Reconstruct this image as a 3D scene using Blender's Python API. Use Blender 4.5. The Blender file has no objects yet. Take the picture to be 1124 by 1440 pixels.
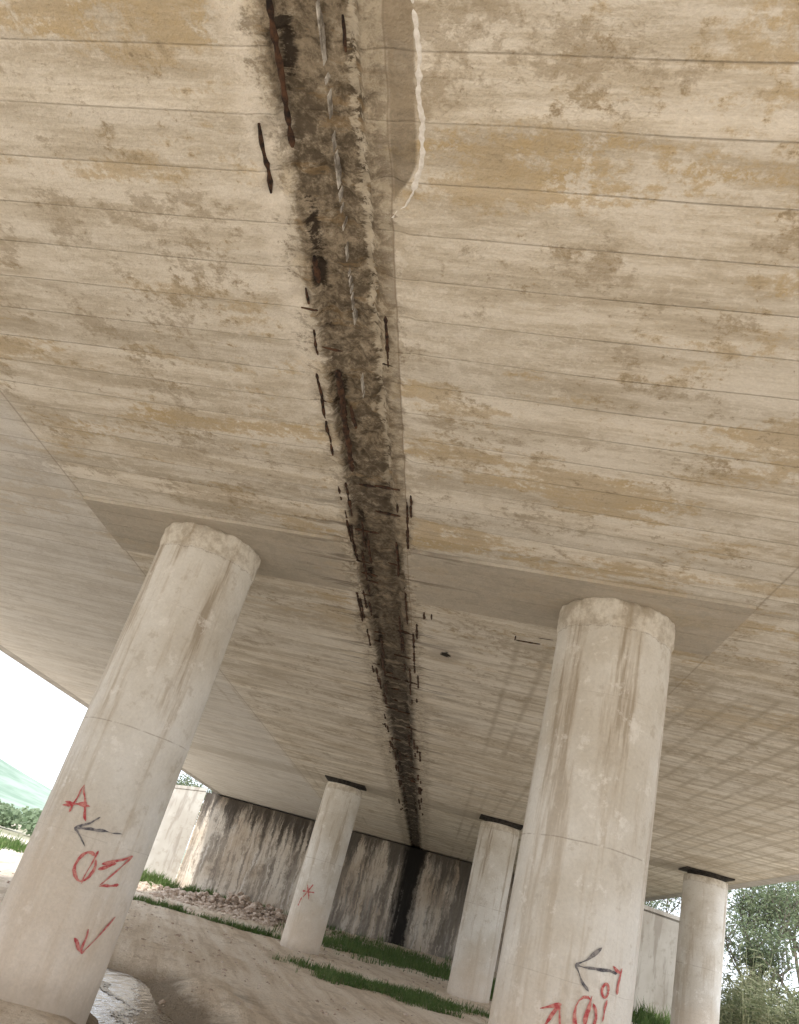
import bpy, math, random
from mathutils import Vector, Matrix, noise as mn
random.seed(7)
H=3.5; CH=5.0
sc=bpy.context.scene
sc.view_settings.view_transform='Standard'
try: sc.view_settings.look='None'
except Exception: pass
sc.view_settings.exposure=0

# ---------------------------------------------------------------- node helpers
class S:
    nt=None
    def __init__(s,k): s.k=k
    def __add__(a,b): return M('ADD',a,b)
    def __radd__(a,b): return M('ADD',b,a)
    def __sub__(a,b): return M('SUBTRACT',a,b)
    def __rsub__(a,b): return M('SUBTRACT',b,a)
    def __mul__(a,b): return M('MULTIPLY',a,b)
    def __rmul__(a,b): return M('MULTIPLY',b,a)
    def __truediv__(a,b): return M('DIVIDE',a,b)
def put(inp,v):
    if isinstance(v,S): S.nt.links.new(v.k,inp)
    elif isinstance(v,tuple) and len(v)==3 and inp.type=='RGBA': inp.default_value=(*v,1)
    else: inp.default_value=v
def M(op,*a,clamp=False):
    n=S.nt.nodes.new('ShaderNodeMath'); n.operation=op; n.use_clamp=clamp
    for i,v in enumerate(a): put(n.inputs[i],v)
    return S(n.outputs[0])
def sat(a): return M('ADD',a,0.0,clamp=True)
def step(v,a,b):
    n=S.nt.nodes.new('ShaderNodeMapRange'); n.interpolation_type='SMOOTHSTEP'
    put(n.inputs['Value'],v); put(n.inputs['From Min'],a); put(n.inputs['From Max'],b)
    return S(n.outputs[0])
def ab(a): return M('ABSOLUTE',a)
def mix(f,a,b,mode='MIX'):
    n=S.nt.nodes.new('ShaderNodeMix'); n.data_type='RGBA'; n.blend_type=mode
    put(n.inputs['Factor'],f); put(n.inputs[6],a); put(n.inputs[7],b); return S(n.outputs[2])
def xyz(x,y,z):
    n=S.nt.nodes.new('ShaderNodeCombineXYZ')
    put(n.inputs[0],x);put(n.inputs[1],y);put(n.inputs[2],z);return S(n.outputs[0])
def sep(v):
    n=S.nt.nodes.new('ShaderNodeSeparateXYZ'); put(n.inputs[0],v); return [S(o) for o in n.outputs]
def noise(v,scale=1,detail=3,rough=0.6,dist=0):
    n=S.nt.nodes.new('ShaderNodeTexNoise'); put(n.inputs['Vector'],v); n.inputs['Scale'].default_value=scale
    n.inputs['Detail'].default_value=detail; n.inputs['Roughness'].default_value=rough; n.inputs['Distortion'].default_value=dist
    return S(n.outputs[0])
def white(v):
    n=S.nt.nodes.new('ShaderNodeTexWhiteNoise'); n.noise_dimensions='1D'; put(n.inputs['W'],v); return S(n.outputs[0])
def pos():
    n=S.nt.nodes.new('ShaderNodeNewGeometry'); return S(n.outputs['Position'])
def objc():
    n=S.nt.nodes.new('ShaderNodeTexCoord'); return S(n.outputs['Object'])
def orand():
    n=S.nt.nodes.new('ShaderNodeObjectInfo'); return S(n.outputs['Random'])
def attr(name):
    n=S.nt.nodes.new('ShaderNodeAttribute'); n.attribute_name=name; return S(n.outputs['Fac'])
def newmat(name):
    m=bpy.data.materials.new(name); m.use_nodes=True; S.nt=m.node_tree; return m
def finish(m,col,rough=0.85,bump=None,bdist=0.01,bstr=0.6,spec=0.3,transl=None,metal=None):
    nt=m.node_tree; b=nt.nodes['Principled BSDF']
    put(b.inputs['Base Color'],col); put(b.inputs['Roughness'],rough); b.inputs['Specular IOR Level'].default_value=spec
    if metal is not None: b.inputs['Metallic'].default_value=metal
    if bump is not None:
        n=nt.nodes.new('ShaderNodeBump'); n.inputs['Strength'].default_value=bstr; n.inputs['Distance'].default_value=bdist
        put(n.inputs['Height'],bump); nt.links.new(n.outputs[0],b.inputs['Normal'])
    if transl is not None:
        t=nt.nodes.new('ShaderNodeBsdfTranslucent'); put(t.inputs[0],col)
        x=nt.nodes.new('ShaderNodeMixShader'); x.inputs[0].default_value=transl
        nt.links.new(b.outputs[0],x.inputs[1]); nt.links.new(t.outputs[0],x.inputs[2])
        nt.links.new(x.outputs[0],nt.nodes['Material Output'].inputs[0])
    return m
def frac_line(t,w):
    f=M('FRACT',t); d=M('MINIMUM',f,1-f)
    return 1-step(d,0.0,w)

# ---------------------------------------------------------------- materials
SK=math.tan(math.radians(6))
def soffit_mat(name,joint):
    m=newmat(name)
    p=pos(); x,y,z=sep(p)
    v=y+x*SK
    nb=noise(p,0.30,2,0.5); nm=noise(p,1.7,6,0.75); nf=noise(p,11,4,0.8)
    t=(v+nb*0.10)/0.37
    br=white(M('FLOOR',t)); br3=white(M('FLOOR',t*3.0)+50.0)
    st=noise(xyz(x*0.55,v*3.2,0.0),1.0,6,0.8)
    och=noise(xyz(x*0.38+3.0,v*1.3,4.0),1.0,4,0.7)
    col=mix(step(nb,0.35,0.65),(0.61,0.555,0.46),(0.71,0.67,0.59))
    col=mix(sat(step(st,0.46,0.60)*0.75),col,(0.83,0.795,0.725))
    col=mix(sat(step(st,0.50,0.38)*0.55),col,(0.46,0.40,0.31))
    tone=0.87+br*0.15+br3*0.07
    col=mix(1.0,col,xyz(tone,tone,tone),'MULTIPLY')
    near=1-step(y,9.0,13.0)
    mo=step(och+(nm-0.5)*0.45+(nf-0.5)*0.40,0.53,0.62)
    col=mix(sat(mo*(near*0.55+0.08)),col,mix(step(nm,0.4,0.6),(0.53,0.39,0.18),(0.50,0.40,0.25)))
    bl=step(nm*0.65+nf*0.35+(0.5-och)*0.30,0.53,0.60)
    col=mix(sat(bl*0.58),col,(0.38,0.315,0.225))
    pl=step(nm*0.55+nf*0.45,0.47,0.41)
    col=mix(sat(pl*0.40),col,(0.86,0.83,0.77))
    sp1=step(nf+(nm-0.5)*0.4,0.62,0.70)
    col=mix(sat(sp1*0.5),col,(0.31,0.25,0.17))
    lft=step(x,-5.0,-5.4)
    col=mix(sat(lft*0.45),col,(0.67,0.68,0.69))
    bv=y+x*0.145
    band=step(bv,7.60,7.64)*step(bv,9.12,9.08)*step(x,-5.19,-5.16)*step(x,2.42,2.39)
    col=mix(sat(band*0.75),col,mix(step(nf*0.5+nm*0.5,0.4,0.6),(0.36,0.325,0.27),(0.50,0.455,0.39)))
    band2=step(bv,25.7,25.9)*step(bv,27.5,27.3)
    col=mix(sat(band2*0.4),col,(0.38,0.34,0.28))
    if not joint:
        lat=M('MAXIMUM',frac_line((x+nm*0.08)/0.40,0.20),frac_line((v+nm*0.08)/0.42,0.17))
        lat=lat*step(y,9.5,9.9)*step(nb+x*0.03,0.38,0.55)*step(nm,0.34,0.5)
        col=mix(sat(lat*0.55),col,(0.38,0.33,0.25))
    brk=step(st,0.38,0.56)
    L=M('MAXIMUM',frac_line(t,0.024)*brk*0.8,frac_line(t*3.0,0.045)*step(nm,0.48,0.58)*0.4)
    if not joint:
        L=M('MAXIMUM',L,M('MAXIMUM',1-step(ab(x+5.18),0.0,0.02),(1-step(ab(x-2.42),0.0,0.018))*0.8))
    L=L*(1-band)
    col=mix(sat(L*0.55),col,(0.27,0.22,0.16))
    ng=noise(p,48,2,0.6)
    h=nf*1.0+ng*0.35-frac_line(t,0.03)*0.8
    if joint:
        far=step(y,6.0,20.0)
        ragg=noise(xyz(x*1.2,y*5.0,0.0),1.0,5,0.8)
        w=(nm-0.5)*0.75+(ragg-0.5)*0.5+(nf-0.5)*0.3
        d=ab(x+1.42)
        outer=1-step(d-w,0.35+far*0.22,0.41+far*0.34)
        col=mix(sat(outer*0.68),col,mix(step(nf,0.42,0.56),(0.25,0.205,0.15),(0.62,0.575,0.49)))
        core=1-step(ab(x+1.40)-w*0.45,0.26-far*0.06,0.30+far*0.06)
        dk=mix(step(nf*0.6+nm*0.4,0.42,0.58),(0.11,0.088,0.062),(0.33,0.28,0.21))
        dk=mix(sat(step(ragg,0.54,0.62)*0.55*(1-far)),dk,(0.29,0.20,0.10))
        dk=mix(sat(step(nf,0.57,0.64)*0.55*(1-far)),dk,(0.48,0.435,0.36))
        dk=mix(sat(far*0.75+step(y,5.5,7.5)*0.30),dk,mix(step(ragg,0.52,0.60),(0.045,0.038,0.032),(0.30,0.26,0.205)))
        col=mix(sat(core*0.93),col,dk)
        vd=(1-step(ab(x+1.58+(ragg-0.5)*0.25),0.02,0.06))*step(nm+(ragg-0.5)*0.6,0.52,0.58)
        col=mix(sat(vd*0.92),col,(0.03,0.022,0.017))
        cr=(1-step(ab(x+1.235+(ragg-0.5)*0.30),0.014,0.04))*step(nf,0.38,0.48)*(1-step(y,5.0,8.0))
        col=mix(sat(cr*0.8),col,(0.66,0.61,0.51))
        strip=step(x,-1.22,-1.18)*step(x,-1.065,-1.075)*(1-step(y,6.5,9.0))
        col=mix(sat(strip*0.68),col,mix(step(nf*0.5+nm*0.5,0.42,0.58),(0.22,0.18,0.13),(0.50,0.45,0.36)))
        nos=(1-step(ab(x+1.07),0.0,0.010))*(1-step(y,9.5,12.5))
        col=mix(sat(nos*0.65),col,(0.24,0.19,0.14))
        lb=(1-step(ab(x+1.83+(nm-0.5)*0.35),0.03,0.13))*(1-step(y,4.5,6.0))*step(nf,0.40,0.52)
        col=mix(sat(lb*0.7),col,(0.84,0.80,0.73))
        damp=step(x,-1.08,-1.05)*(1-step(x+(nm-0.5)*0.06+step(y,2.85,3.3)*0.17,-0.93,-0.91))*(1-step(y,3.15,3.26))
        col=mix(sat(damp*0.85),col,mix(step(nm,0.4,0.6),(0.17,0.14,0.10),(0.34,0.285,0.21)))
        sp=step(noise(xyz(x*0.7,v*5.0,1.0),1.0,3,0.7),0.54,0.63)*(1-step(ab(x+1.4),0.25,1.5))*step(y,6.0,8.0)
        col=mix(sat(sp*0.65),col,(0.13,0.105,0.08))
        dx=x+0.58; dy=y-11.1
        r=M('SQRT',dx*dx+dy*dy*0.5)
        hole=1-step(r+(nf-0.5)*0.2,0.05,0.10); halo=1-step(r+(nf-0.5)*0.5,0.1,0.35)
        col=mix(sat(halo*0.4),col,(0.25,0.2,0.15)); col=mix(hole,col,(0.02,0.018,0.015))
        h=nf*1.6+ng*0.6-frac_line(t,0.03)*0.5
    g=0.86+ng*0.28
    col=mix(1.0,col,xyz(g,g,g),'MULTIPLY')
    return finish(m,col,0.9,h,0.012,0.8,0.2)
MS=soffit_mat('board_marked_concrete',False)
MSJ=soffit_mat('leaking_joint_concrete',True)

def column_mat():
    m=newmat('column_concrete')
    o=objc(); x,y,z=sep(o); rnd=orand()
    q=xyz(x+rnd*30.0,y,z)
    n1=noise(q,0.8,3,0.6); n2=noise(q,4,5,0.75); n3=noise(q,28,3,0.7); st=noise(xyz(x*3.5+rnd*20.0,y*3.5,z*0.30),1.0,5,0.7)
    col=mix(step(n1,0.35,0.65),(0.60,0.565,0.50),(0.73,0.715,0.675))
    col=mix(sat(step(st,0.49,0.62)*0.55),col,(0.47,0.405,0.32))
    col=mix(sat(step(st,0.56,0.64)*0.55*step(z,1.5,4.2)),col,(0.28,0.225,0.16))
    col=mix(sat(step(n2,0.55,0.66)*0.45),col,(0.46,0.41,0.34))
    col=mix(sat(step(n2,0.44,0.34)*0.5),col,(0.84,0.825,0.79))
    col=mix(sat(step(z+(n1-0.5)*1.6,2.0,0.2)*0.6),col,(0.69,0.57,0.45))
    col=mix(sat(step(z+(n2-0.5)*0.5,0.35,0.02)*0.5),col,(0.34,0.27,0.2))
    cap=step(z+(n2-0.5)*0.14,4.66,4.70)
    col=mix(sat(cap*0.6),col,mix(step(n2,0.4,0.6),(0.74,0.70,0.62),(0.40,0.34,0.26)))
    rw=(n1-0.5)*0.06
    r1=1-step(ab(z+rw-2.56),0.0,0.010); r2=1-step(ab(z+rw-1.45),0.0,0.006); r3=1-step(ab(z+rw-3.95),0.0,0.006)
    rr=M('MAXIMUM',r1,M('MAXIMUM',r2*0.5,r3*0.4))*step(n2,0.40,0.54)
    cl=(1-step(ab(z+(n2-0.5)*0.14-4.67),0.0,0.010))*step(n3,0.40,0.55)
    L=M('MAXIMUM',rr,cl)
    col=mix(sat(L*0.55),col,(0.24,0.195,0.15))
    g=0.85+n3*0.30
    col=mix(1.0,col,xyz(g,g,g),'MULTIPLY')
    return finish(m,col,0.85,n2*0.7+n3*0.5,0.014,0.8,0.25)
MC=column_mat()

def abut_mat():
    m=newmat('stained_retaining_concrete')
    p=pos(); x,y,z=sep(p)
    n1=noise(p,0.4,3,0.6); n2=noise(p,2.0,5,0.75); n3=noise(p,12,3,0.7)
    xx=x+(n2-0.5)*0.4
    st=noise(xyz(xx*1.6,0.0,z*0.16),1.0,6,0.75); st2=noise(xyz(xx*4.5+4.0,0.0,z*0.30),1.0,5,0.75)
    col=mix(step(n1,0.35,0.65),(0.44,0.365,0.285),(0.58,0.53,0.46))
    col=mix(sat(step(st+(n2-0.5)*0.3,0.47,0.57)*0.68),col,(0.18,0.15,0.12))
    col=mix(sat(step(st2,0.54,0.64)*0.6),col,(0.72,0.69,0.64))
    col=mix(sat(step(st2,0.47,0.38)*0.6),col,(0.12,0.10,0.085))
    col=mix(sat(step(n2,0.55,0.66)*0.4),col,(0.28,0.235,0.19))
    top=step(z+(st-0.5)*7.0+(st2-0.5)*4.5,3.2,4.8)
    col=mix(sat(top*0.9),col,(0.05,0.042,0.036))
    mid=step(x,-6.0,-4.0)*step(x,6.0,3.0)
    col=mix(sat(mid*step(st+(st2-0.5)*0.4,0.42,0.56)*0.55),col,(0.14,0.13,0.115))
    c=1-step(ab(x+1.33)+(n2-0.5)*0.7+(st2-0.5)*0.9+(4.9-z)*0.03,0.30,0.75)
    col=mix(sat(c*0.97),col,(0.012,0.011,0.010))
    g=0.85+n3*0.3
    col=mix(1.0,col,xyz(g,g,g),'MULTIPLY')
    return finish(m,col,0.9,n3,0.02,0.6,0.2)
MA=abut_mat()
def wing_mat():
    m=newmat('pale_wing_concrete')
    p=pos(); x,y,z=sep(p)
    n1=noise(p,0.5,3,0.6); n2=noise(p,3,4,0.7); st=noise(xyz(x*2,y*2,z*0.3),1.0,4,0.7)
    col=mix(step(n1,0.35,0.65),(0.40,0.375,0.335),(0.50,0.485,0.45))
    col=mix(sat(step(st,0.50,0.62)*0.5),col,(0.22,0.19,0.16))
    col=mix(sat(step(n2,0.54,0.66)*0.4),col,(0.28,0.245,0.20))
    return finish(m,col,0.9,None,spec=0.2)
MW=wing_mat()
def simple(name,c1,c2,scale=4,rough=0.85,bd=0.01,metal=None,transl=None,spec=0.3):
    m=newmat(name); p=pos(); n=noise(p,scale,4,0.7)
    col=mix(step(n,0.35,0.65),c1,c2)
    return finish(m,col,rough,n if bd else None,bd,0.6,spec,transl,metal)
MRUST=simple('rusty_steel',(0.016,0.011,0.009),(0.10,0.05,0.028),14,0.8,0)
MSEAL=simple('grey_joint_sealant',(0.22,0.20,0.175),(0.66,0.64,0.60),14,0.7,0)
MWHITE=simple('white_efflorescence',(0.74,0.72,0.68),(0.90,0.89,0.87),30,0.8,0)
MPAD=simple('bearing_rubber',(0.02,0.019,0.018),(0.06,0.052,0.045),8,0.8,0)
MRED=simple('red_paint',(0.42,0.05,0.06),(0.60,0.28,0.24),22,0.7,0)
MBLK=simple('black_paint',(0.06,0.06,0.075),(0.30,0.28,0.27),22,0.7,0)
MROCK=simple('rubble_stone',(0.32,0.24,0.18),(0.62,0.52,0.44),3,0.9,0)
MDECK=simple('deck_concrete',(0.36,0.34,0.31),(0.48,0.46,0.43),2,0.9,0)
MBARK=simple('bark',(0.09,0.075,0.06),(0.2,0.17,0.14),6,0.9,0)
def leafmat(name,a,b,c):
    m=newmat(name); p=pos(); n=noise(p,1.2,3,0.7); n2=noise(p,9,2,0.6)
    col=mix(step(n,0.38,0.62),a,b); col=mix(sat(step(n2,0.5,0.68)*0.7),col,c)
    return finish(m,col,0.6,None,spec=0.3,transl=0.35)
MGRASS=leafmat('grass_blades',(0.06,0.12,0.025),(0.11,0.175,0.05),(0.22,0.23,0.11))
MREED=leafmat('reed_leaf',(0.14,0.17,0.085),(0.23,0.24,0.14),(0.38,0.35,0.24))
MLEAF=leafmat('tree_leaf',(0.08,0.115,0.055),(0.14,0.175,0.09),(0.23,0.25,0.15))
MBUSH=leafmat('bush_leaf',(0.14,0.20,0.11),(0.21,0.27,0.16),(0.29,0.34,0.23))

# ---------------------------------------------------------------- mesh helpers
def mesh_obj(name,vs,fs,mat,smooth=False,parent=None,loc=(0,0,0)):
    me=bpy.data.meshes.new(name); me.from_pydata([tuple(v) for v in vs],[],fs); me.update()
    if smooth: me.polygons.foreach_set('use_smooth',[True]*len(me.polygons))
    ob=bpy.data.objects.new(name,me); ob.location=loc; sc.collection.objects.link(ob)
    if mat: me.materials.append(mat)
    if parent: ob.parent=parent
    return ob
def empty(name,loc=(0,0,0)):
    e=bpy.data.objects.new(name,None); e.location=loc; sc.collection.objects.link(e); return e
def box(vs,fs,x0,x1,y0,y1,z0,z1,sk=0.0):
    b=len(vs)
    for z in (z0,z1):
        for (x,y) in ((x0,y0),(x1,y0),(x1,y1),(x0,y1)): vs.append((x,y-sk*x,z))
    for f in ((0,3,2,1),(4,5,6,7),(0,1,5,4),(1,2,6,5),(2,3,7,6),(3,0,4,7)): fs.append(tuple(b+i for i in f))
def lin(a,b,n): return [a+(b-a)*i/n for i in range(n+1)]
def ss(v,a,b):
    t=max(0,min(1,(v-a)/(b-a))); return t*t*(3-2*t)
def N(x,y,z=0): return mn.noise(Vector((x,y,z)))

# ---------------------------------------------------------------- bridge deck
XL,XR,Y0,Y1=-12.4,8.75,-4.6,45.6
bridge=empty('concrete_bridge',(0,0,0))
xs=lin(XL+0.4,-3.6,10)[:-1]+lin(-3.6,-2.3,3)[:-1]+lin(-2.3,-0.7,60)[:-1]+[-0.7,-0.35,0.2]+lin(0.4,XR-0.35,12)
ys=lin(Y0,1.2,6)[:-1]+lin(1.2,12,320)[:-1]+lin(12,Y1,220)
vs=[];fs=[];mi=[]
for y in ys:
    for x in xs:
        z=CH
        if -2.25<x<-0.75 and y>1.0:
            w=N(x*1.2,y*1.2,3)*0.10+N(x*3,y*5,7)*0.09+N(x*8,y*11,7)*0.04+N(0,y*0.9,1)*0.05
            dl=(x+1.64+w); dr=(-1.20+N(0,y*4,5)*0.04+N(0,y*13,5)*0.02)-x
            d=ss(dl,-0.01,0.02)*ss(dr,-0.01,0.02)
            z+=d*(0.060+0.035*N(x*9,y*5,2)+0.026*N(x*22,y*18,4))
            e=ss(abs(x+1.42),0.66,0.3)
            z+=e*0.028*max(0,N(x*6,y*6,9)+0.05)*2
        vs.append((x,y,z))
nx=len(xs)
for j in range(len(ys)-1):
    for i in range(nx-1):
        a=j*nx+i; fs.append((a,a+nx,a+nx+1,a+1)); mi.append(1 if (xs[i]>=-3.61 and xs[i+1]<=0.21) else 0)
so_=mesh_obj('deck_soffit',vs,fs,MS,True,bridge); so_.data.materials.append(MSJ)
so_.data.polygons.foreach_set('material_index',mi)
vs=[];fs=[]
box(vs,fs,XL,XL+0.398,Y0,Y1,CH-0.004,CH+1.25)
box(vs,fs,XR-0.348,XR,Y0,Y1,CH-0.004,CH+1.25)
box(vs,fs,XL+0.4,XR-0.35,Y0+0.3,Y1,CH+0.2,CH+0.8)
box(vs,fs,XL+0.4,XR-0.35,Y0,Y0+0.298,CH+0.002,CH+0.79)
mesh_obj('deck_fascia',vs,fs,MDECK,False,bridge)
def band_piece(x0,x1,ragged,mat):
    vs=[];fs=[];n=24
    for i in range(n+1):
        bv=7.63+(9.10-7.63)*i/n
        a=x0+(0.05*N(bv*6,2,3)-0.02 if ragged=='L' else 0); b=x1+(0.06*N(bv*6,8,3)+0.02*N(bv*20,1) if ragged=='R' else 0)
        for (x,z) in ((a,CH+0.03),(a,CH-0.034),(b,CH-0.034),(b,CH+0.03)): vs.append((x,bv-0.145*x,z))
    for i in range(n):
        k=i*4
        for q in range(3): fs.append((k+q,k+q+1,k+q+5,k+q+4))
    fs.append((0,1,2,3)); fs.append((n*4,n*4+1,n*4+2,n*4+3))
    mesh_obj('pier_band',vs,fs,mat,False,bridge)
band_piece(-5.17,-3.2,'',MS); band_piece(-3.2,-1.72,'R',MSJ); band_piece(-1.09,0.2,'L',MSJ); band_piece(0.2,2.40,'',MS)
# sealant line
vs=[];fs=[]
y=1.2
while y<7:
    L=random.uniform(0.10,0.5)
    if random.random()<(0.9 if y<4 else 0.4):
        k=max(1,int(L/0.03))
        for i in range(k):
            if random.random()<.22: continue
            ya=y+L*i/k; yb=y+L*(i+1)/k; o=0.002*N(0,ya*3); w=max(0.0012,0.0026+0.0025*N(3,ya*9))
            box(vs,fs,-1.385-w+o,-1.385+w+o,ya,yb,CH+0.006+0.004*random.random(),CH+0.10)
    y+=L+random.uniform(0.0,0.12)
mesh_obj('joint_sealant',vs,fs,MSEAL,False,bridge)
# exposed reinforcement
vs=[];fs=[]
def bar(x0,y0,x1,y1,r=0.010,z=CH-0.003):
    n=max(2,int(math.hypot(x1-x0,y1-y0)/0.04)); base=len(vs)
    d=Vector((x1-x0,y1-y0,0)).normalized(); s=Vector((-d.y,d.x,0))
    for i in range(n+1):
        t=i/n; rr=r*(0.9+0.8*N(x0*5+d.x*t*9,(y0+t*(y1-y0))*16,3))
        if i in (0,n): rr*=.5
        c=Vector((x0+(x1-x0)*t,y0+(y1-y0)*t,z+0.008+0.014*N(x0,(y0+t*(y1-y0))*6)))+s*0.007*N(t*3,x0*7,y0)
        for k in range(6):
            a=k*math.pi/3; vs.append(c+s*rr*math.cos(a)+Vector((0,0,rr*math.sin(a))))
    for i in range(n):
        for k in range(6):
            a=base+i*6+k; b=base+i*6+(k+1)%6; fs.append((a,b,b+6,a+6))
    fs.append(tuple(base+k for k in range(6))); fs.append(tuple(base+n*6+5-k for k in range(6)))
for b in [(-1.614,1.6,-1.62,2.9,.019),(-1.80,2.79,-1.803,3.24,.016),(-1.742,4.93,-1.745,5.55,.015),(-1.745,5.6,-1.74,6.12,.014),(-1.565,4.85,-1.575,6.35,.028),
          (-1.15,4.13,-1.155,4.68,.013),(-1.26,2.15,-1.262,2.32,.013),(-1.70,4.0,-1.70,4.15,.013),(-1.60,3.7,-1.60,3.92,.024),(-1.70,4.42,-1.70,4.7,.014),
          (-1.2,4.66,-1.1,4.66,.011),(-1.76,4.2,-1.64,4.2,.011),(-1.66,4.6,-1.5,4.6,.011),(-1.74,5.3,-1.62,5.3,.011),(-1.5,5.3,-1.48,5.6,.018),
          (-1.66,6.6,-1.66,7.3,.016),(-1.2,7.7,-1.2,8.6,.016),(-1.13,8.9,-1.13,10.2,.018)]: bar(*b)
for i in range(80):
    y=random.uniform(6.3,30); sd=random.choice((-1,1)); x=-1.40+sd*(random.uniform(0.12,0.40)); bar(x,y,x,y+random.uniform(0.2,1.2),.011+0.0006*y)
for i in range(34):
    y=random.uniform(6.5,24); x=-1.42+random.uniform(-0.4,0.2); bar(x,y,x+random.uniform(0.08,0.28),y+random.uniform(-.03,.03),.010+.0004*y)
bar(.2,9.62,.75,9.5,.015);bar(.3,9.8,.62,9.74,.014);bar(.3,9.62,.3,9.85,.013)
bar(-.9,9.6,-.9,9.85,.015);bar(-.8,9.6,-.8,9.8,.015);bar(2.6,2.2,2.8,2.12,.012)
mesh_obj('exposed_rebar',vs,fs,MRUST,True,bridge)
# efflorescence bead
vs=[];fs=[]
pts=[(-.935,1.5),(-.93,2.0),(-.90,2.3),(-.905,2.45),(-.885,2.65),(-.89,2.85),(-.93,3.05),(-.99,3.18),(-1.04,3.22),(-1.07,3.28)]
fine=[]
for a,b in zip(pts,pts[1:]):
    for i in range(18):
        t=i/18; fine.append((a[0]+(b[0]-a[0])*t,a[1]+(b[1]-a[1])*t))
for i,(x,y) in enumerate(fine):
    w=0.013*(1+1.1*N(x*20,y*22,1))*(1.0 if i<110 else .6); o=0.010*N(x*3,y*9,4)+0.004*N(x*3,y*30,4)
    for k in range(5):
        a=math.pi*k/4; vs.append((x+o+math.cos(a)*w,y,CH+0.002-math.sin(a)*w*0.35))
for i in range(len(fine)-1):
    for k in range(4):
        a=i*5+k; fs.append((a,a+1,a+6,a+5))
mesh_obj('efflorescence',vs,fs,MWHITE,True,bridge)

# ---------------------------------------------------------------- columns
R=0.60
def column(x,y,front,seed,zb):
    vs=[];fs=[];K=96
    top=CH-0.002 if front else CH-0.15
    zs=[zb]+[zb+0.25*i for i in range(1,int((4.6-zb)/0.25)+1)]
    zs=[z for z in zs if z<top-0.5]+lin(top-0.42,top,22)
    for z in zs:
        for k in range(K):
            a=2*math.pi*k/K; ca,sa=math.cos(a),math.sin(a)
            r=R+0.004*N(ca*2+seed,sa*2,z*0.8)
            if front:
                edge=top-0.27+0.09*N(ca*1.5,sa*1.5,seed)+0.05*N(ca*6,sa*6,seed)
                r+=ss(z,edge-0.015,edge+0.02)*(0.018+0.010*N(ca*6,sa*6,z*9+seed))
                e2=top-0.05+0.05*N(ca*3,sa*3,seed+4)+0.04*N(ca*9,sa*9,seed)
                r-=ss(z,e2,e2+0.04)*(0.03+0.03*N(ca*9,sa*9,z*9))
            elif z>top-0.05: r-=0.012
            vs.append((ca*r,sa*r,z))
    for j in range(len(zs)-1):
        for k in range(K):
            a=j*K+k;b=j*K+(k+1)%K; fs.append((a,b,b+K,a+K))
    fs.append(tuple((len(zs)-1)*K+k for k in range(K)))
    ob=mesh_obj('bridge_column',vs,fs,MC,True,None,(x,y,0))
    if not front:
        v2=[];f2=[]
        for z in (top,CH-0.001):
            for k in range(32):
                a=2*math.pi*k/32; v2.append((math.cos(a)*R*0.85,math.sin(a)*R*0.85,z))
        for k in range(32): f2.append((k,(k+1)%32,32+(k+1)%32,32+k))
        mesh_obj('bearing_pad',v2,f2,MPAD,False,ob)
        v3=[];f3=[]; box(v3,f3,-0.66,0.66,-0.45,0.45,CH-0.04,CH+0.01); mesh_obj('bearing_plate',v3,f3,MPAD,False,ob)
    return ob
cols=[]
for (x,y,f) in [(-3.60,8.94,1),(1.30,8.37,1),(-3.54,26.83,0),(1.50,26.1,0),(7.42,25.35,0),(7.2,7.7,1)]:
    cols.append(column(x,y,f,len(cols)*3.7,-0.6))
def graffiti(ob,name,strokes,mat,w=0.017):
    cx,cy=ob.location.x,ob.location.y; d=Vector((cx,cy,0)).normalized(); rt=Vector((d.y,-d.x,0)); vs=[];fs=[]
    for st in strokes:
        P=[]
        for a,b in zip(st,st[1:]):
            n=max(3,int(math.hypot(b[0]-a[0],b[1]-a[1])/0.02))
            for i in range(n): t=i/n; P.append((a[0]+(b[0]-a[0])*t,a[1]+(b[1]-a[1])*t))
        P.append(st[-1]); base=len(vs)
        for i,(s,z) in enumerate(P):
            q=P[min(i+1,len(P)-1)];p=P[max(i-1,0)]
            tx,tz=q[0]-p[0],q[1]-p[1]; l=math.hypot(tx,tz) or 1; nx_,nz_=-tz/l,tx/l
            ww=w*(0.8+0.9*N(s*12,z*12,5))
            if i in(0,len(P)-1): ww*=0.3
            js=0.012*N(s*10,z*10,1)
            for sg in (-1,1):
                S_=s+nx_*ww*sg+js; Z_=z+nz_*ww*sg+js; al=S_/R
                c=(-d*math.cos(al)+rt*math.sin(al))*(R+0.009); vs.append((c.x,c.y,Z_))
        for i in range(len(P)-1): a=base+2*i; fs.append((a,a+1,a+3,a+2))
    mesh_obj(name,vs,fs,mat,False,ob)
def circ(s,z,a,b,t0=0,t1=360,n=14): return [(s+a*math.cos(math.radians(t0+(t1-t0)*i/n)),z+b*math.sin(math.radians(t0+(t1-t0)*i/n))) for i in range(n+1)]
c=cols[0]
graffiti(c,'painted_arrow',[[(-.22,1.50),(.02,1.54),(.24,1.56)],[(-.22,1.50),(-.10,1.57),(-.02,1.66)],[(-.22,1.50),(-.12,1.44),(-.06,1.36)]],MBLK,.012)
graffiti(c,'painted_marks',[[(-.34,1.62),(-.30,1.90)],[(-.30,1.90),(-.14,1.58)],[(-.44,1.70),(-.16,1.72)],[(-.46,1.66),(-.2,1.74)],
   circ(.02,1.20,.09,.13,60,400),[(.08,1.36),(.05,1.05)],[(.16,1.26),(.46,1.40)],[(.46,1.40),(.22,1.08)],[(.22,1.07),(.42,1.12)],[(.14,1.2),(.3,1.3)],
   [(.28,.70),(.30,.48)],[(.30,.48),(.54,.84)],[(.18,.60),(.30,.50)]],MRED,.013)
c=cols[1]
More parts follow.
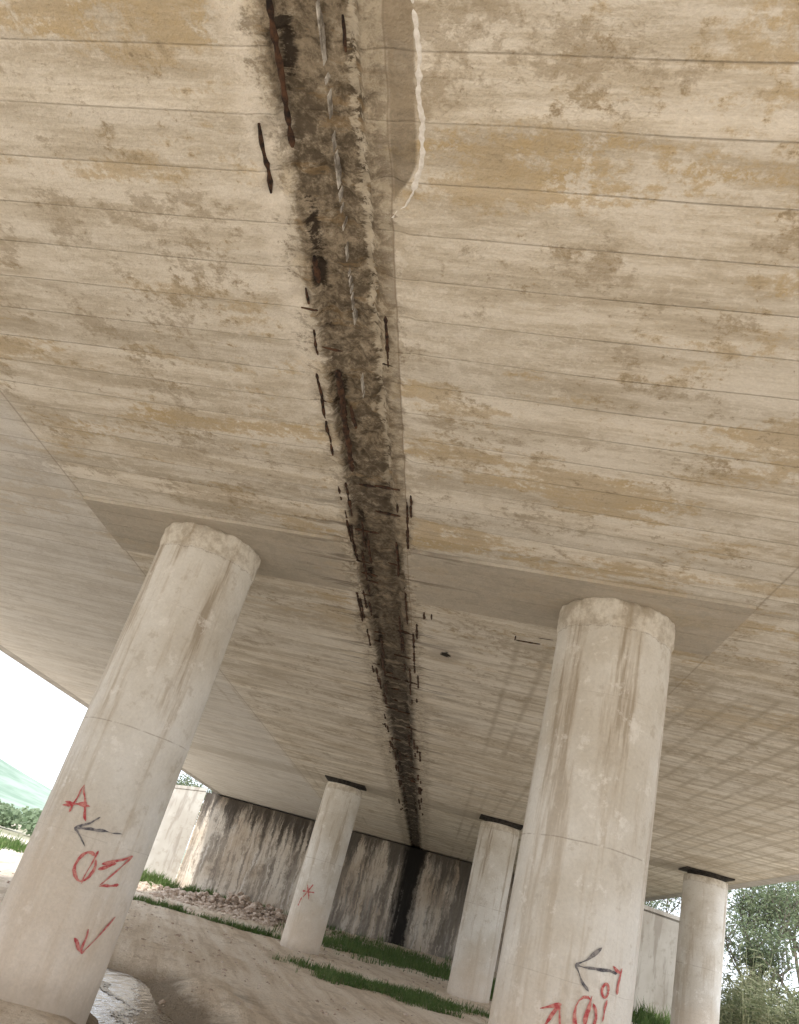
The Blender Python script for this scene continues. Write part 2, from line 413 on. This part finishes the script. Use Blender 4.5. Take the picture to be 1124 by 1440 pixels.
graffiti(c,'painted_arrow',[[(.06,1.58),(.46,1.62)],[(.06,1.58),(.16,1.65),(.26,1.76)],[(.06,1.58),(.20,1.42)]],MBLK,.012)
graffiti(c,'painted_marks',[circ(.20,1.24,.09,.14,60,410),[(.24,1.40),(.18,1.06)],[(.38,1.40),(.36,1.24)],circ(.35,1.46,.03,.05),[(.40,1.66),(.50,1.62)],[(.50,1.66),(.47,1.45)],
   [(-.16,.98),(-.02,1.26)],[(-.02,1.26),(.06,.98)],[(-.16,1.20),(.0,1.27)]],MRED,.014)
graffiti(cols[2],'painted_marks',[[(-.40,1.62),(-.02,1.66)],[(-.30,1.82),(-.12,1.44)],[(-.12,1.86),(-.32,1.46)],[(-.36,1.45),(-.42,1.2)]],MRED,.020)

# ---------------------------------------------------------------- abutment and wings
AY=lambda x:42.7-0.13*(x+1.3)
vs=[];fs=[]
AX=[-12.9]+lin(-12.5,8.6,40)+[8.95]
zs=[-1.5,0.5,1.5,2.5,3.5,4.3,4.93]
for z in zs:
    for x in AX: vs.append((x,AY(x)+0.02*N(x*.7,z,3),z))
n=len(AX)
for j in range(len(zs)-1):
    for i in range(n-1): a=j*n+i; fs.append((a,a+1,a+n+1,a+n))
b=len(vs)
for x in AX: vs.append((x,AY(x)+0.9,4.93))
for i in range(n-1): fs.append(((len(zs)-1)*n+i,(len(zs)-1)*n+i+1,b+i+1,b+i))
b2=len(vs)
for x in AX: vs.append((x,AY(x)+0.901,5.3))
for i in range(n-1): fs.append((b+i,b+i+1,b2+i+1,b2+i))
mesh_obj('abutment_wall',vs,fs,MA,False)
def wing(p0,p1,z0,z1,th=0.4):
    d=(Vector(p1)-Vector(p0)); nrm=Vector((-d.y,d.x)).normalized()*th
    vs=[];fs=[];n=12
    for i in range(n+1):
        t=i/n; x=p0[0]+d.x*t; y=p0[1]+d.y*t; z=z0+(z1-z0)*t
        vs+= [(x,y,-1.5),(x,y,z),(x+nrm.x,y+nrm.y,z),(x+nrm.x,y+nrm.y,-1.5),(x-nrm.x*.12,y-nrm.y*.12,z+0.0),(x-nrm.x*.12,y-nrm.y*.12,z+0.16),(x+nrm.x*1.12,y+nrm.y*1.12,z+0.16),(x+nrm.x*1.12,y+nrm.y*1.12,z)]
    for i in range(n):
        a=i*8;b=a+8
        fs+=[(a,b,b+1,a+1),(a+2,b+2,b+3,a+3),(a+1,b+1,b+4,a+4),(a+4,b+4,b+5,a+5),(a+5,b+5,b+6,a+6),(a+6,b+6,b+7,a+7),(a+7,b+7,b+2,a+2)]
    for a in (0,n*8): fs+=[(a,a+1,a+2,a+3),(a+4,a+5,a+6,a+7)]
    return mesh_obj('wing_wall',vs,fs,MW,False)
wing((-12.92,44.15),(-18.2,42.6),4.95,4.0,-0.4)
wing((9.0,41.2),(10.75,37.6),5.0,4.55,0.4)

# ---------------------------------------------------------------- ground
def gh(x,y):
    z=0.03*(x+3)*ss(y,12,26)+0.012*max(0,min(y,45)-18)
    z=max(-0.5,min(z,0.55)) if y<60 else 0.0+(max(-0.5,min(z,0.55)))*max(0,1-(y-60)/40)
    cx=-3.3-0.32*(y-11.0)+0.3*math.sin(y*0.8); dd=abs(x-cx)
    m=ss(y,8.0,9.6)*ss(y,15.5,13.0)
    z-=0.30*m*ss(dd,1.3+0.5*N(x*.8,y*1.1,1),0.25)
    z+=0.06*m*ss(abs(dd-1.5),0.5,0.0)*(1+N(x*1.5,y*1.5,7))
    z+=0.05*N(x*0.35,y*0.35,2)+0.035*N(x*1.5,y*1.5,5)+0.022*N(x*5,y*5,5)
    if y>35 and -14<x<9: z+=0.25*ss(y,36.5,42)
    return z
def ell(x,y,cx,cy,a,b,rot=0):
    c,s=math.cos(rot),math.sin(rot); u=(x-cx)*c+(y-cy)*s; v=-(x-cx)*s+(y-cy)*c
    return 1-math.sqrt((u/a)**2+(v/b)**2)
def grass(x,y):
    g=max(ell(x,y,-1.2,35.5,4.0,5.0),ell(x,y,-.6,21.3,2.4,1.6,-0.2),ell(x,y,-8.5,29.5,4.5,0.4,-0.12),ell(x,y,-14.6,41.0,3.4,2.2),
          ell(x,y,10.2,36.0,2.4,3.2), ell(x,y,-25,44,6,7), ell(x,y,-9,41.9,4.5,0.4), ell(x,y,17,34,7,14), ell(x,y,3.2,30,1.2,7))
    if abs(x)>60 or y>70 or y<-40: g=max(g,0.25)
    if x<-19 and y>52: g=max(g,.3)
    return g-0.12+0.70*N(x*0.7,y*0.7,8)+0.45*N(x*2.2,y*2.2,1)
gx=[-2500,-1500,-900,-500,-300,-200,-140,-100,-75,-60,-50,-42,-36,-31,-27,-24]+lin(-22,16,210)+[18,20,23,27,32,38,46,56,75,100,140,200,300,500,900,1500,2500]
gy=[-2500,-1500,-900,-500,-300,-150,-80,-50,-35,-25,-18,-12,-8,-5,-2,0,2,4,5.5]+lin(6.5,46,240)+[47,49,52,56,62,70,80,95,120,160,220,320,500,900,1500,2500]
vs=[];fs=[];ga=[]
for y in gy:
    for x in gx:
        vs.append((x,y,gh(x,y))); ga.append(max(0,min(1,grass(x,y)*3+0.1)))
n=len(gx)
for j in range(len(gy)-1):
    for i in range(n-1): a=j*n+i; fs.append((a,a+1,a+n+1,a+n))
def ground_mat():
    m=newmat('sandy_soil'); p=pos(); x,y,z=sep(p)
    n1=noise(p,0.25,3,0.6); n2=noise(p,1.6,5,0.75); n3=noise(p,14,4,0.8)
    u=x+y*0.32
    tr=noise(xyz(u*2.2,y*0.12,0.0),1.0,5,0.7)
    col=mix(step(n1,0.35,0.65),(0.64,0.53,0.405),(0.75,0.655,0.54))
    col=mix(sat(step(tr,0.46,0.60)*0.6),col,(0.83,0.755,0.65))
    col=mix(sat(step(tr,0.48,0.38)*0.5),col,(0.47,0.375,0.275))
    col=mix(sat(step(n2,0.54,0.64)*0.5),col,(0.44,0.35,0.255))
    col=mix(sat(step(n3,0.57,0.66)*0.5),col,(0.84,0.78,0.69))
    col=mix(sat(step(n3,0.45,0.36)*0.5),col,(0.33,0.26,0.18))
    wet=step(z+(n2-0.5)*0.30,0.05,-0.11)*step(y,15.0,13.5)*step(y,7,9)*step(x,-0.5,-1.5)
    col=mix(sat(wet*0.88),col,mix(n3,(0.09,0.065,0.04),(0.26,0.20,0.13)))
    g=attr('grass')
    col=mix(sat(g*step(n3+g*0.3,0.45,0.6)*0.8),col,mix(n3,(0.08,0.11,0.04),(0.22,0.22,0.12)))
    return finish(m,col,0.9,n3+n2*1.5,0.05,0.9,0.25)
gr=mesh_obj('ground',vs,fs,ground_mat(),True)
at=gr.data.attributes.new('grass','FLOAT','POINT'); at.data.foreach_set('value',ga)
# puddle
vs=[];fs=[]
PZ=-0.225
pxs=lin(-7.5,-0.5,90); pys=lin(8.5,15.5,95)
for y in pys:
    for x in pxs: vs.append((x,y,PZ))
n=len(pxs)
for j in range(len(pys)-1):
    for i in range(n-1):
        x=pxs[i];y=pys[j]
        if gh(x,y)<PZ+0.12: a=j*n+i; fs.append((a,a+1,a+n+1,a+n))
m=newmat('shallow_water'); p=pos()
x,y,z=sep(p)
finish(m,(0.13,0.10,0.07),0.08,noise(xyz(x*3.0,y*1.2,0.0),2.5,3,0.6),0.02,0.4,0.45)
mesh_obj('puddle_water',vs,fs,m,True)

def stones(name,pts,mat,smin,smax,flat=0.7):
    vs=[];fs=[]
    base=[(0,0,1),(0.894,0,.447),(.276,.851,.447),(-.724,.526,.447),(-.724,-.526,.447),(.276,-.851,.447),(.724,.526,-.447),(-.276,.851,-.447),(-.894,0,-.447),(-.276,-.851,-.447),(.724,-.526,-.447),(0,0,-1)]
    F=[(0,1,2),(0,2,3),(0,3,4),(0,4,5),(0,5,1),(1,6,2),(2,7,3),(3,8,4),(4,9,5),(5,10,1),(6,7,2),(7,8,3),(8,9,4),(9,10,5),(10,6,1),(11,7,6),(11,8,7),(11,9,8),(11,10,9),(11,6,10)]
    for (x,y,z) in pts:
        s=smin+(smax-smin)*random.random()**2.6; a=random.random()*6.3; b=len(vs); sx=random.uniform(.7,1.5)
        for v in base:
            k=random.uniform(.65,1.2)*s; vx,vy=v[0]*sx,v[1]
            vs.append((x+(vx*math.cos(a)-vy*math.sin(a))*k,y+(vx*math.sin(a)+vy*math.cos(a))*k,z+v[2]*k*flat))
        fs+=[tuple(b+i for i in f) for f in F]
    return mesh_obj(name,vs,fs,mat)
P=[]
for i in range(1500):
    x=random.gauss(-8.2,2.5); y=random.gauss(38.6,1.7)
    hgt=0.5*math.exp(-((x+8.2)/2.4)**2-((y-39.2)/1.2)**2)*(1+N(x,y,3))
    P.append((x,y,gh(x,y)+hgt*random.random()))
stones('rubble_pile',P,MROCK,.03,.20)
P=[]
for i in range(6000):
    x=random.uniform(-14,8); y=random.uniform(7,40)
    if N(x*.4,y*.4,4)>-0.1: P.append((x,y,gh(x,y)))
stones('pebbles',P,MROCK,.008,.06)
P=[]
for i in range(420):
    y=random.uniform(9.2,12.6); cx=-3.3-0.32*(y-11.0)+0.3*math.sin(y*0.8)
    P.append((cx-0.10+random.gauss(0,.05)+0.16*math.sin(y*4),y,PZ+0.006))
stones('stream_foam',P,MWHITE,.008,.038,0.35)

def blades(region,count,test,h0,h1,w,lean=0.6,zf=gh):
    vs=[];fs=[];c=0;tries=0
    while c<count and tries<count*12:
        tries+=1
        x=random.uniform(region[0],region[1]); y=random.uniform(region[2],region[3])
        if not test(x,y): continue
        c+=1; z=zf(x,y); h=random.uniform(h0,h1)*(0.4+1.6*abs(N(x*1.3,y*1.3,6))+0.5*random.random()); a=random.random()*6.28; lx=math.cos(a)*lean*h*random.random(); ly=math.sin(a)*lean*h*random.random()
        b=random.random()*6.28; wx,wy=math.cos(b)*w,math.sin(b)*w; k=len(vs)
        vs+=[(x-wx,y-wy,z-.02),(x+wx,y+wy,z-.02),(x+lx*.4+wx*.7,y+ly*.4+wy*.7,z+h*.6),(x+lx*.4-wx*.7,y+ly*.4-wy*.7,z+h*.6),(x+lx,y+ly,z+h)]
        fs+=[(k,k+1,k+2,k+3),(k+3,k+2,k+4)]
    return vs,fs
V=[];F=[]
for reg,cnt,h0,h1,w in [((-6,4,29,41.8),9000,.06,.28,.014),((-3.6,2.6,19,23.4),6000,.04,.16,.008),((-13,-4,28.0,31.2),1500,.06,.20,.012),((-18.5,-10.5,37,44),4500,.12,.42,.018),((7,13,32,39.5),5000,.15,.6,.02),((1.8,4.6,23,38),3000,.08,.28,.014),((-13,-4,41,43.5),1500,.1,.3,.016),((-32,-19,36,52),4000,.1,.45,.03)]:
    a,b=blades(reg,cnt,lambda x,y:grass(x,y)>0.02+0.4*random.random()-0.15,h0,h1,w); k=len(V); V+=a; F+=[tuple(k+i for i in f) for f in b]
mesh_obj('grass',V,F,MGRASS)

def reeds(name,reg,count,hmin,hmax):
    vs=[];fs=[]
    for i in range(count):
        x=random.uniform(reg[0],reg[1]); y=random.uniform(reg[2],reg[3])
        if N(x*.7,y*.7,3)<-0.25: continue
        z=gh(x,y); h=random.uniform(hmin,hmax)*(0.85+0.7*N(x*.5,y*.5,9)); la=random.random()*6.28; le=random.uniform(.02,.28)*h
        dx,dy=math.cos(la)*le,math.sin(la)*le; k=len(vs); w=0.012
        vs+=[(x-w,y,z),(x+w,y,z),(x+dx+w*.5,y+dy,z+h),(x+dx-w*.5,y+dy,z+h)]; fs.append((k,k+1,k+2,k+3))
        for j in range(9):
            t=random.uniform(.25,1); bx,by,bz=x+dx*t,y+dy*t,z+h*t; a=random.random()*6.28; L=random.uniform(.35,.75); up=random.uniform(-.1,.6)*L
            ex,ey=math.cos(a)*L,math.sin(a)*L; wx,wy=-math.sin(a)*.022,math.cos(a)*.022; k=len(vs)
            vs+=[(bx,by,bz),(bx+ex*.45+wx,by+ey*.45+wy,bz+up*.8+.02),(bx+ex*.45-wx,by+ey*.45-wy,bz+up*.8-.02),(bx+ex,by+ey,bz+up*.3)]
            fs+=[(k,k+1,k+3,k+2)]
    return mesh_obj(name,vs,fs,MREED)
reeds('giant_reed',(11.0,20,27,39),2400,1.6,3.0)

def tree(name,x,y,h,cr,dens,leaf,lmat,seed):
    rnd=random.Random(seed); z0=gh(x,y) if y<70 else 0
    root=empty(name,(x,y,z0)); vs=[];fs=[];tips=[]
    def limb(p,d,L,r,depth):
        n=5; base=len(vs); pp=Vector(p); dd=Vector(d)
        for i in range(n+1):
            rr=r*(1-.55*i/n); u=dd.orthogonal().normalized(); v=dd.cross(u).normalized()
            for k in range(6):
                a=k*math.pi/3; vs.append(pp+u*math.cos(a)*rr+v*math.sin(a)*rr)
            if i<n:
                pp=pp+dd*(L/n); dd=(dd+Vector((rnd.uniform(-.16,.16),rnd.uniform(-.16,.16),rnd.uniform(-.05,.14)))).normalized()
                if depth>=2: tips.append(pp.copy())
        for i in range(n):
            for k in range(6):
                a=base+i*6+k;b=base+i*6+(k+1)%6; fs.append((a,b,b+6,a+6))
        if depth<4:
            for j in range(rnd.choice((2,3,3)) if depth else 5):
                nd=(dd*0.7+Vector((rnd.uniform(-1,1),rnd.uniform(-1,1),rnd.uniform(-.1,.8)))*.8).normalized()
                limb(pp-dd*L*rnd.uniform(0,.35),nd,L*rnd.uniform(.55,.8),r*.5,depth+1)
        else: tips.append(pp.copy())
    limb((0,0,-.2),(rnd.uniform(-.1,.1),0,1),h*.33,h*.022,0)
    mesh_obj('trunk',vs,fs,MBARK,True,root)
    lv=[];lf=[]
    for t in tips:
        if rnd.random()<.12: continue
        for j in range(dens):
            c=t+Vector((rnd.gauss(0,cr),rnd.gauss(0,cr),rnd.gauss(0,cr*.8))); a=Vector((rnd.uniform(-1,1),rnd.uniform(-1,1),rnd.uniform(-1,1))).normalized(); b=a.orthogonal().normalized(); s=leaf*rnd.uniform(.5,1.3); k=len(lv)
            lv+=[c-a*s,c+b*s*.45,c+a*s,c-b*s*.45]; lf.append((k,k+1,k+2,k+3))
    mesh_obj('foliage',lv,lf,lmat,False,root)
tree('olive_tree',14.0,40.5,9.5,.35,7,.09,MLEAF,3)
tree('olive_tree',16.4,41.5,10.5,.35,6,.09,MREED,5)
tree('olive_tree',12.6,45.5,10.5,.35,6,.09,MLEAF,8)
tree('olive_tree',22.5,38,11,.35,6,.10,MLEAF,11)
tree('olive_tree',18.4,44,11.5,.4,6,.09,MLEAF,14)
tree('olive_tree',13.2,36.5,6.5,.3,6,.07,MLEAF,31)
tree('olive_tree',-17.6,57,8.6,.3,7,.10,MLEAF,21)
tree('olive_tree',-24,62,5.5,.3,9,.12,MLEAF,22)

lv=[];lf=[]
for i in range(190):
    ang=random.uniform(math.radians(-42),math.radians(-18)) if i<140 else random.uniform(math.radians(10),math.radians(50))
    dist=random.uniform(85,190); cx=math.sin(ang)*dist; cy=math.cos(ang)*dist; s=random.uniform(0.7,1.9)
    if i<10: dist=random.uniform(50,62); cx=math.sin(math.radians(-29-i*.6))*dist; cy=math.cos(math.radians(-29-i*.6))*dist; s=.35
    if i>=140: s*=2
    for j in range(240):
        d=Vector((random.gauss(0,1),random.gauss(0,1),random.gauss(0,1))).normalized()*s*random.uniform(.5,1.1)*(1+.3*N(j*.1,i)); c=Vector((cx+d.x*1.4,cy+d.y,max(0,d.z*.8+s*.5)))
        a=Vector((random.uniform(-1,1),random.uniform(-1,1),random.uniform(-1,1))).normalized(); b=a.orthogonal(); q=.16*s; k=len(lv)
        lv+=[c-a*q,c+b*q*.7,c+a*q,c-b*q*.7]; lf.append((k,k+1,k+2,k+3))
mesh_obj('distant_shrubs',lv,lf,MBUSH)
vs=[];fs=[];n=70
for j in range(n+1):
    for i in range(n+1):
        x=-900+1300*i/n; y=250+650*j/n
        z=42*math.exp(-((x+400)**2/(2*120**2)+(y-450)**2/(2*150**2)))+38*math.exp(-((x+620)**2/(2*160**2)+(y-560)**2/(2*170**2)))+9*math.exp(-((x-100)**2/(2*300**2)+(y-650)**2/(2*120**2)))-3+2*N(x*.01,y*.01)
        vs.append((x,y,z))
for j in range(n):
    for i in range(n): a=j*(n+1)+i; fs.append((a,a+1,a+n+2,a+n+1))
mesh_obj('hill',vs,fs,simple('hazed_hillside_grass',(0.20,0.28,0.21),(0.33,0.40,0.33),0.03,0.95,0),True)  # grass green paled towards blue-green: aerial haze painted into the hill colour

# ---------------------------------------------------------------- world / sun
w=bpy.data.worlds.new('World'); sc.world=w; w.use_nodes=True; S.nt=w.node_tree
bg=w.node_tree.nodes['Background']
sky=w.node_tree.nodes.new('ShaderNodeTexSky'); sky.sky_type='NISHITA'; sky.sun_disc=False
EL,AZ=math.radians(36),math.radians(-176)
sky.sun_elevation=EL; sky.sun_rotation=AZ; sky.dust_density=3; sky.air_density=1.0
tc=w.node_tree.nodes.new('ShaderNodeTexCoord')
cl=noise(S(tc.outputs['Generated']),2.2,3,0.6)
col=mix(sat(step(cl,0.3,0.6)*0.3+0.62),S(sky.outputs[0]),(14.0,14.9,16.4))
put(bg.inputs[0],col); bg.inputs[1].default_value=0.15
sl=bpy.data.lights.new('sun','SUN'); sl.energy=4.6; sl.angle=math.radians(3); sl.color=(1,.95,.88)
so=bpy.data.objects.new('sun',sl); sc.collection.objects.link(so)
sd=Vector((math.sin(AZ)*math.cos(EL),math.cos(AZ)*math.cos(EL),math.sin(EL)))
so.rotation_euler=sd.to_track_quat('Z','Y').to_euler()

# ---------------------------------------------------------------- camera
th=math.radians(26.4); az=math.radians(9.3); ro=math.radians(16.55)
hd=Vector((-math.sin(az),math.cos(az),0)); rt=Vector((math.cos(az),math.sin(az),0)); up=Vector((0,0,1))
fw=hd*math.cos(th)+up*math.sin(th); U=-hd*math.sin(th)+up*math.cos(th)
ix=rt*math.cos(ro)+U*math.sin(ro); iy=-rt*math.sin(ro)+U*math.cos(ro)
mt=Matrix((ix,iy,-fw)).transposed().to_4x4(); mt.translation=(0,0,1.5)
cd=bpy.data.cameras.new('camera'); cd.lens=27.98; cd.sensor_width=36; cd.clip_end=6000; cd.clip_start=.05
co=bpy.data.objects.new('camera',cd); sc.collection.objects.link(co); co.matrix_world=mt; sc.camera=co
